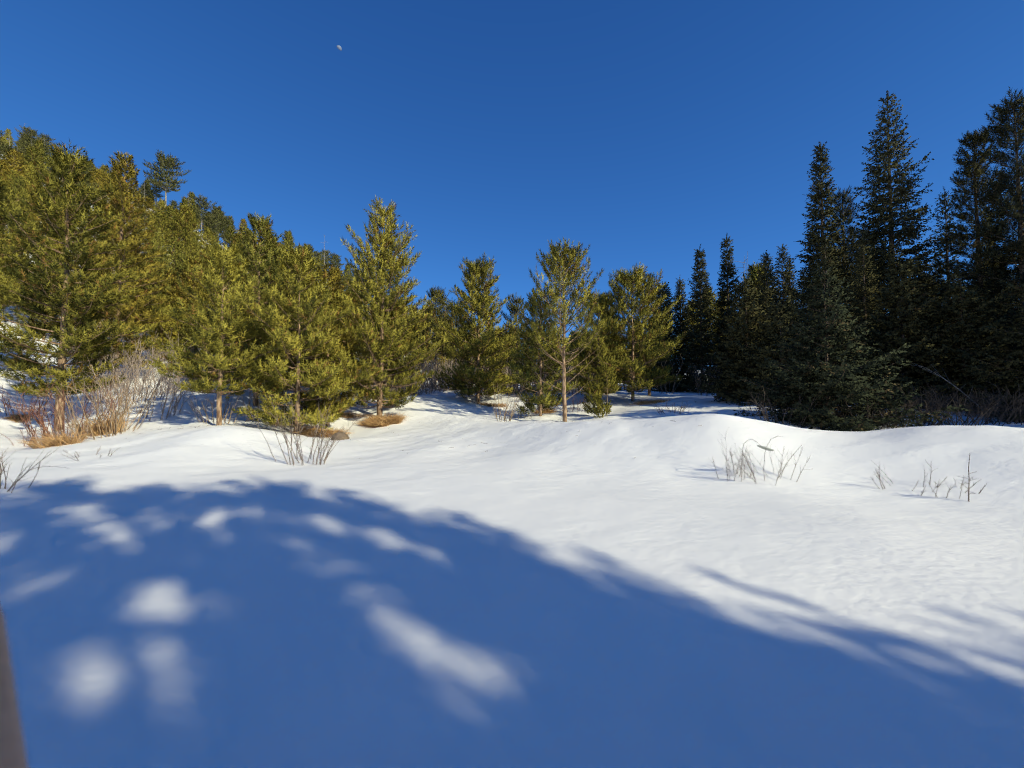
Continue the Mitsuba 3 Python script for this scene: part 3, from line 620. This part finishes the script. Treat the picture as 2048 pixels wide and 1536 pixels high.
# ------------------------------------------------------------------ shrubs, grass, stone, bark strip
def stem(rng, p0, d, L, r, twigs=3, curve=0.22, depth=0):
    s = np.linspace(0, 1, 6)
    side = unit(np.cross(d, rng.normal(size=3)))
    pts = p0 + L * (s[:, None] * d + curve * rng.normal() * (s ** 2)[:, None] * side) + np.cumsum(rng.normal(size=(6, 3)), 0) * 0.012 * L
    pts[0] = p0
    ms = [tube(pts, 1.35 * r * (1.05 - 0.7 * s), 4 if depth == 0 else 3)]
    for q in range(twigs):
        sq = 0.3 + 0.65 * rng.random()
        pb = np.array([np.interp(sq, s, pts[:, c]) for c in range(3)])
        dd = unit(d + rng.normal(size=3) * 0.45 + [0, 0, 0.15])
        ms += stem(rng, pb, dd, L * (0.2 + 0.35 * (1 - sq)), r * 0.55, 1 if depth == 0 and rng.random() < 0.5 else 0, curve, depth + 1)
    return ms


def shrub(x, y, H, W, n, label, mat='grey_twig', seed=1, r=0.008, twigs=3, spread=0.5, parts=True, group=None, dirs=None, name='bare_shrub', cat='shrub'):
    rng = np.random.default_rng(seed)
    k = thing(name, label, cat, group)
    allm = []
    for q in range(n):
        a = rng.random() * 6.28
        rr = W * math.sqrt(rng.random())
        bx, by = x + rr * math.cos(a), y + rr * 0.6 * math.sin(a)
        d = unit(np.array([math.cos(a) * spread * (0.4 + rng.random()), math.sin(a) * spread * (0.4 + rng.random()), 1.0]))
        m = join(stem(rng, np.array([bx, by, gz(bx, by) - 0.05]), d, H * (0.45 + 0.6 * rng.random()), r * (0.7 + 0.6 * rng.random()), twigs))
        if parts:
            part(k, 'stem', mikit.ply(m, mat, smooth=True))
        else:
            allm.append(m)
    if not parts:
        scene[k] = mikit.ply(join(allm), mat, smooth=True)
    return k


def gp(px, py):
    """Where the ray of photo pixel (px, py) meets the snow."""
    ys = np.concatenate([np.linspace(2, 30, 800), np.linspace(30, 70, 300)])
    P = np.array([at(px, py, Y) for Y in ys])
    below = np.nonzero(P[:, 2] < ground_z(P[:, 0], P[:, 1]))[0]
    return P[below[0]][:2] if len(below) else P[-1][:2]


x, y = gp(612, 925); shrub(x, y, 1.75, 0.7, 24, 'tall bare willow shrub standing alone in the snow below the rock', 'grey_twig', 401, 0.0065, 4, 0.45)
x, y = gp(1470, 955); shrub(x, y, 0.85, 0.32, 14, 'bare twig clump at the bank foot, left of the bark strip', 'grey_twig', 402, 0.0042, 3, 0.35)
x, y = gp(1545, 962); shrub(x, y, 0.8, 0.42, 17, 'spreading bare twig clump at the bank foot, under the bark strip', 'grey_twig', 403, 0.0038, 3, 0.6)
x, y = gp(1815, 980); shrub(x, y, 0.5, 0.4, 12, 'low sparse twigs in a hollow of the snow at right', 'grey_twig', 404, 0.004, 2, 0.7)
x, y = gp(1900, 985); shrub(x, y, 0.42, 0.35, 9, 'few short twigs between the low sparse twigs and the single tall twig', 'grey_twig', 405, 0.0038, 2, 0.6)
x, y = gp(1937, 1004); k = thing('bare_shrub', 'single tall twig with short side twigs at far right of the snow', 'shrub')
rng = np.random.default_rng(9)
base = np.array([x, y, gz(x, y) - 0.05])
ms = [tube(base + np.array([[0, 0, 0], [0.01, 0, 0.2], [0.025, 0, 0.4], [0.02, 0, 0.55], [0.055, 0, 0.8]]), [0.009, 0.008, 0.006, 0.005, 0.003], 4)]
for z, dx, dz in ((0.18, -0.16, 0.12), (0.24, -0.1, 0.08), (0.28, 0.13, 0.08), (0.31, 0.1, 0.08), (0.42, 0.1, 0.05), (0.12, 0.05, 0.03), (0.34, -0.06, 0.03)):
    b = base + [0.015, 0, z + 0.05]
    ms.append(tube([b, b + [dx * 0.5, rng.normal() * 0.03, dz * 0.4], b + [dx, rng.normal() * 0.05, dz]], [0.004, 0.0035, 0.002], 3))
scene[k] = mikit.ply(join(ms), 'grey_twig', smooth=True)
x, y = gp(-10, 985); shrub(x, y, 1.0, 0.45, 12, 'bare twigs sweeping up to the right at the left edge, above the foreground shadow', 'grey_twig', 406, 0.006, 3, 0.6)
x, y = gp(45, 890); shrub(x, y, 0.9, 0.3, 6, 'thin red-brown sapling stem with few twigs by the left edge', 'red_twig', 407, 0.008, 2, 0.3)
x, y = gp(130, 880); shrub(x, y, 1.9, 1.1, 50, 'rust-red twig thicket at the foot of the tall pointed pine', 'red_twig', 408, 0.010, 3, 0.35)
x, y = gp(215, 870); shrub(x, y, 2.0, 0.9, 38, 'pale tan stems right of the rust-red thicket', 'tan_twig', 409, 0.012, 3, 0.4)
x, y = gp(185, 915); shrub(x, y, 0.4, 0.4, 8, 'small crooked twigs in the snow in front of the rust-red thicket', 'grey_twig', 410, 0.006, 3, 0.9)
x, y = gp(45, 830); shrub(x, y, 1.5, 1.2, 18, 'dark purplish brush behind the thin sapling at far left', 'red_twig', 411, 0.012, 3, 0.35)
for q, (px, py, H) in enumerate(((265, 805, 3.6), (300, 785, 3.4), (335, 790, 2.6), (240, 770, 3.6), (370, 760, 2.4), (190, 800, 3.0), (285, 830, 2.4))):
    x, y = gp(px, py)
    shrub(x, y, H, 1.4, 34, 'grey-brown bare shrub on the left slope, ' + beside(px, MARKS_L), 'pale_twig', 420 + q, 0.012, 4, 0.4, parts=False, group='bare shrubs on the left slope')
x, y = gp(430, 845); shrub(x, y, 1.5, 0.7, 18, 'bare stems round the foot of the small pine with the bare tan trunk', 'tan_twig', 431, 0.009, 2, 0.5)
x, y = gp(520, 838); shrub(x, y, 1.4, 0.5, 14, 'pale stems at the foot of the dark-stemmed pine', 'tan_twig', 432, 0.011, 2, 0.25)
x, y = gp(1005, 842); shrub(x, y, 2.0, 0.5, 14, 'tan willow stems left of the pine with the bare pinkish trunk', 'tan_twig', 433, 0.010, 2, 0.3)
x, y = gp(1040, 838); shrub(x, y, 1.1, 0.6, 16, 'low brown twigs between the tan willow and the bare pinkish trunk', 'grey_twig', 434, 0.007, 3, 0.6)
x, y = gp(1085, 826); shrub(x, y, 1.5, 0.45, 22, 'rust-brown brush under the pine left of the bare pinkish trunk', 'red_twig', 435, 0.012, 3, 0.3)
x, y = gp(1150, 822); shrub(x, y, 1.0, 0.8, 18, 'brown twigs right behind the bare pinkish trunk', 'red_twig', 436, 0.007, 3, 0.6)
x, y = gp(1345, 826); shrub(x, y, 0.55, 0.7, 30, 'dark low bush on the shaded snow behind the bank', 'red_twig', 437, 0.007, 3, 0.5)
x, y = gp(1335, 787); shrub(x, y, 2.6, 0.5, 12, 'bare vase-shaped shrub at the right foot of the broad olive pine', 'grey_twig', 438, 0.014, 3, 0.4)
x, y = gp(1412, 790); shrub(x, y, 2.6, 0.6, 16, 'bare shrub in front of the dark spruces at the back of the shaded snow', 'grey_twig', 439, 0.012, 3, 0.25)
for q, (px, py) in enumerate(((820, 785), (860, 780), (900, 778), (930, 775), (985, 780), (1020, 785), (1060, 785), (790, 790), (1110, 780), (1160, 785), (745, 795))):
    x, y = gp(px, py)
    shrub(x, y, 2.6, 1.8, 90, 'grey-pink bare shrub of the brush line, ' + beside(px, MARKS_L), 'pale_twig', 450 + q, 0.016, 3, 0.35, parts=False, group='bare shrubs behind the central pines')
for q, (px, Y) in enumerate(((1560, 13.2), (1740, 12.6), (1800, 12.8), (1850, 12.6), (1900, 12.8), (1950, 12.3), (2000, 12.4), (2050, 12.2), (1830, 14.5), (1930, 14.5))):
    x = at(px, 795, Y)[0]
    shrub(x, Y, 1.3, 0.9, 30, 'dark bare shrub behind the right bank, ' + beside(px, MARKS_R), 'dark_twig', 470 + q, 0.010, 3, 0.6, parts=False, group='shaded shrubs behind the right bank')
k = thing('dead_branch', 'long pale dead branch leaning in the dark forest at right', 'branch')
a, b = at(1975, 828, 13), at(1850, 735, 14)
s = np.linspace(0, 1, 8)[:, None]
pts = a + (b - a) * s + np.array([0, 0, 1]) * 0.12 * np.sin(s * 3.1)
rng = np.random.default_rng(12)
ms = [tube(pts, np.linspace(0.02, 0.006, 8), 5)]
for q in range(9):
    j = rng.integers(2, 8)
    d = unit((b - a)[None])[0] + rng.normal(size=3) * 0.5
    ms.append(tube([pts[j], pts[j] + d * 0.2, pts[j] + d * 0.45], [0.007, 0.005, 0.003], 3))
scene[k] = mikit.ply(join(ms), 'dead_wood', smooth=True)


def grass(px, py, W, D, H, n, label, seed, up=0.75):
    rng = np.random.default_rng(seed)
    x, y = gp(px, py)
    a, r = rng.random(n) * 6.283, np.sqrt(rng.random(n))
    edge = 0.72 + 0.25 * np.sin(2 * a + seed) + 0.18 * np.sin(5 * a + 2 * seed) + 0.12 * np.sin(9 * a + 3 * seed)
    bx, by = x + W * r * edge * np.cos(a), y + D * r * edge * np.sin(a)
    bz = ground_z(bx, by) - 0.03
    p0 = np.stack([bx, by, bz], 1)
    d = unit(np.stack([np.cos(a) * 0.5 + rng.normal(size=n) * 0.6, np.sin(a) * 0.4 - 0.25 + rng.normal(size=n) * 0.6, up + 0 * a], 1))
    L = H * (0.5 + 0.8 * rng.random(n))[:, None]
    p1 = p0 + d * L * 0.55
    d2 = unit(d * np.array([1.5, 1.5, 0.2]) + rng.normal(size=(n, 3)) * 0.2)
    p2 = p1 + d2 * L * 0.6
    wv = unit(np.cross(d, rng.normal(size=(n, 3)))) * 0.008
    V = np.stack([p0 - wv, p0 + wv, p1 - wv * 0.8, p1 + wv * 0.8, p2], 1).reshape(-1, 3)
    o = np.arange(n)[:, None] * 5
    F = np.vstack([o + [0, 1, 3], o + [0, 3, 2], o + [2, 3, 4]])
    tone = np.repeat(rng.random(n), 5)
    U = np.stack([tone, np.tile([0, 0, 0.5, 0.5, 1], n)], 1)
    k = thing('dry_grass_clump', label, 'grass')
    scene[k] = mikit.ply((V, F), 'dry_grass', uv=U)


grass(765, 848, 1.3, 0.55, 0.45, 3600, 'flattened ring of tan dry grass at the foot of the tall open pine', 501, 1.0)
grass(640, 872, 1.0, 0.55, 0.45, 2600, 'tan dry grass around the rock under the bushy pine', 502)
grass(120, 890, 0.7, 0.3, 0.6, 420, 'tan dry grass among the rust-red thicket at left', 503, 1.3)
grass(205, 868, 0.75, 0.4, 0.8, 420, 'upright straw blades among the pale tan stems at left', 504, 2.2)
grass(985, 812, 0.9, 0.4, 0.3, 900, 'small patch of dry grass right of the dark olive pine', 505)
grass(40, 838, 0.45, 0.3, 0.25, 700, 'small rusty tuft of grass by the left edge', 506)
grass(1090, 826, 0.7, 0.3, 0.35, 700, 'dry grass under the rust-brown brush left of the bare pinkish trunk', 507)
grass(1300, 806, 1.4, 0.4, 0.25, 1000, 'thin dark grass along the foot of the broad olive pine', 508)
grass(690, 832, 0.9, 0.4, 0.25, 900, 'shaded grass strip behind the rock', 509)
x, y = gp(680, 880)
k = thing('rock', 'brown rounded rock in dry grass under the bushy pine', 'rock')
m = trimesh.creation.icosphere(4, 0.33)
v = m.vertices * [1, 0.8, 0.75]
v = v * (1 + 0.35 * (meshkit.fbm(v * 4 + 7, 4, 3) - 0.5)[:, None])
scene[k] = mikit.ply((v + [x, y, gz(x, y) + 0.05], m.faces), 'stone', smooth=40)
# fallen twigs and needles on the snow near the trees
rng = np.random.default_rng(61)
ms = []
for px, Y, n in ((140, 15, 60), (447, 14, 50), (600, 15, 60), (764, 18.5, 70), (955, 22.5, 40), (1100, 16.5, 60), (1263, 21, 40), (1500, 11, 10), (1650, 11.5, 14), (250, 14, 40), (900, 12, 12), (1300, 10, 10)):
    for q in range(n):
        x, y = at(px, 795, Y)[0] + rng.normal() * 1.3, Y + rng.normal() * 0.9
        a_, L = rng.random() * 6.28, 0.03 + 0.10 * rng.random() ** 2
        c = np.array([x, y, gz(x, y) + 0.004])
        d = np.array([math.cos(a_), math.sin(a_), 0.15 * rng.normal()]) * L
        ms.append(tube([c - d, c + [0, 0, 0.006], c + d], 0.0045, 3))
labels['twig_litter'] = {'label': 'fallen twigs and needles scattered on the snow near the pines', 'category': 'litter', 'kind': 'stuff'}
scene['twig_litter'] = mikit.ply(join(ms), 'grey_twig')
# the strip of bark caught on the twigs
k = thing('bark_strip', 'grey-green strip of bark caught on the twigs at the foot of the snow bank', 'bark')
yb = gp(1530, 962)[1]
a, b = at(1515, 890, yb), at(1547, 900, yb)
for q, chain in enumerate((((1531, 968), (1527, 940), (1530, 905), (1533, 893), (1542, 878), (1556, 872), (1566, 873)), ((1484, 966), (1482, 935), (1487, 888), (1496, 880), (1505, 879), (1514, 884), (1522, 892)), ((1543, 972), (1560, 950), (1578, 920), (1592, 903), (1604, 890)))):
    part('bare_shrub_002', 'stem', mikit.ply(tube(np.array([at(u, v_, yb) + [0, 0.0, -0.04 * (i_ == 0)] for i_, (u, v_) in enumerate(chain)]), np.linspace(0.0065, 0.003, len(chain)), 4), 'grey_twig', smooth=True))
s = np.linspace(0, 1, 9)
mid = a + (b - a) * s[:, None]
wd = 0.035 * np.sin(np.pi * np.clip(s * 0.82 + 0.06, 0, 1)) + 0.003
V, F = [], []
for i_, (c, w_) in enumerate(zip(mid, wd)):
    for sy, sz in ((-1, -0.25), (-0.5, -0.1), (0, 0), (0.5, -0.1), (1, -0.25)):
        V.append(c + np.array([0.1 * sy * w_, sy * w_ * 1.2, sz * w_ - 0.55 * sy * w_]))
    for sy, sz in ((-1, -0.25), (0, 0), (1, -0.25)):
        V.append(c + np.array([0.1 * sy * w_, sy * w_ * 1.2, sz * w_ - 0.012 - 0.55 * sy * w_]))
ring = [0, 1, 2, 3, 4, 7, 6, 5]
for i_ in range(8):
    for j in range(8):
        p, q = ring[j], ring[(j + 1) % 8]
        F += [(i_ * 8 + p, i_ * 8 + q, i_ * 8 + 8 + q), (i_ * 8 + p, i_ * 8 + 8 + q, i_ * 8 + 8 + p)]
for e in (0, 64):
    for j in range(1, 7):
        F.append((e + ring[0], e + ring[j], e + ring[j + 1]))
scene[k] = mikit.ply((np.array(V), np.array(F)), 'dull_bark', smooth=30)

# the photographer's fingertip close in front of the lens, at the lower left edge
import manifold3d as m3
k = thing('finger', 'blurred dark fingertip reaching in at the lower left edge', 'finger')
js = [(at(-196, 1310, 0.05), 0.0080), (at(-204, 1400, 0.049), 0.0086), (at(-208, 1560, 0.047), 0.0092), (at(-196, 1760, 0.046), 0.0096), (at(-186, 2000, 0.044), 0.0105)]
sp = [m3.Manifold.sphere(r, 24).translate(p.tolist()) for p, r in js]
body = m3.Manifold()
for a, b in zip(sp[:-1], sp[1:]):
    body = body + m3.Manifold.batch_hull([a, b])
body = body.refine_to_length(0.0012).to_mesh()
fm = trimesh.Trimesh(body.vert_properties[:, :3], body.tri_verts)
trimesh.smoothing.filter_taubin(fm, iterations=12)
scene[k] = mikit.ply(fm, 'skin', smooth=True)

# the half moon: the sunlit part of a far sphere
k = thing('moon', 'pale half moon in the blue sky at upper left', 'moon')
md = at(678, 97, 1.0) - CAM
md /= np.linalg.norm(md)
m = trimesh.creation.icosphere(5, 1.0)
c = m.triangles_center
keep = (c @ SUN > 0) & (c @ md < 0.05)
m.update_faces(keep); m.remove_unreferenced_vertices()
scene[k] = mikit.ply((m.vertices * 3000 * 0.0047 + CAM + md * 3000, m.faces), 'moon_rock', smooth=True)

# look-alikes that still share a label are told apart by how near they stand (they were built from near to far)
same = {}
for k in list(labels):
    if labels[k].get('group') and 'beyond the right edge' not in labels[k]['label'] and 'behind the camera' not in labels[k]['label']:
        same.setdefault(labels[k]['label'], []).append(k)
ORD = ('nearest', 'second nearest', 'third nearest', 'fourth nearest', 'fifth nearest', 'sixth nearest', 'seventh nearest', 'eighth nearest', 'ninth nearest')
for text, ks in same.items():
    if len(ks) > 1:
        for o, k in zip(ORD, ks):
            labels[k]['label'] = f'{o} {text}'
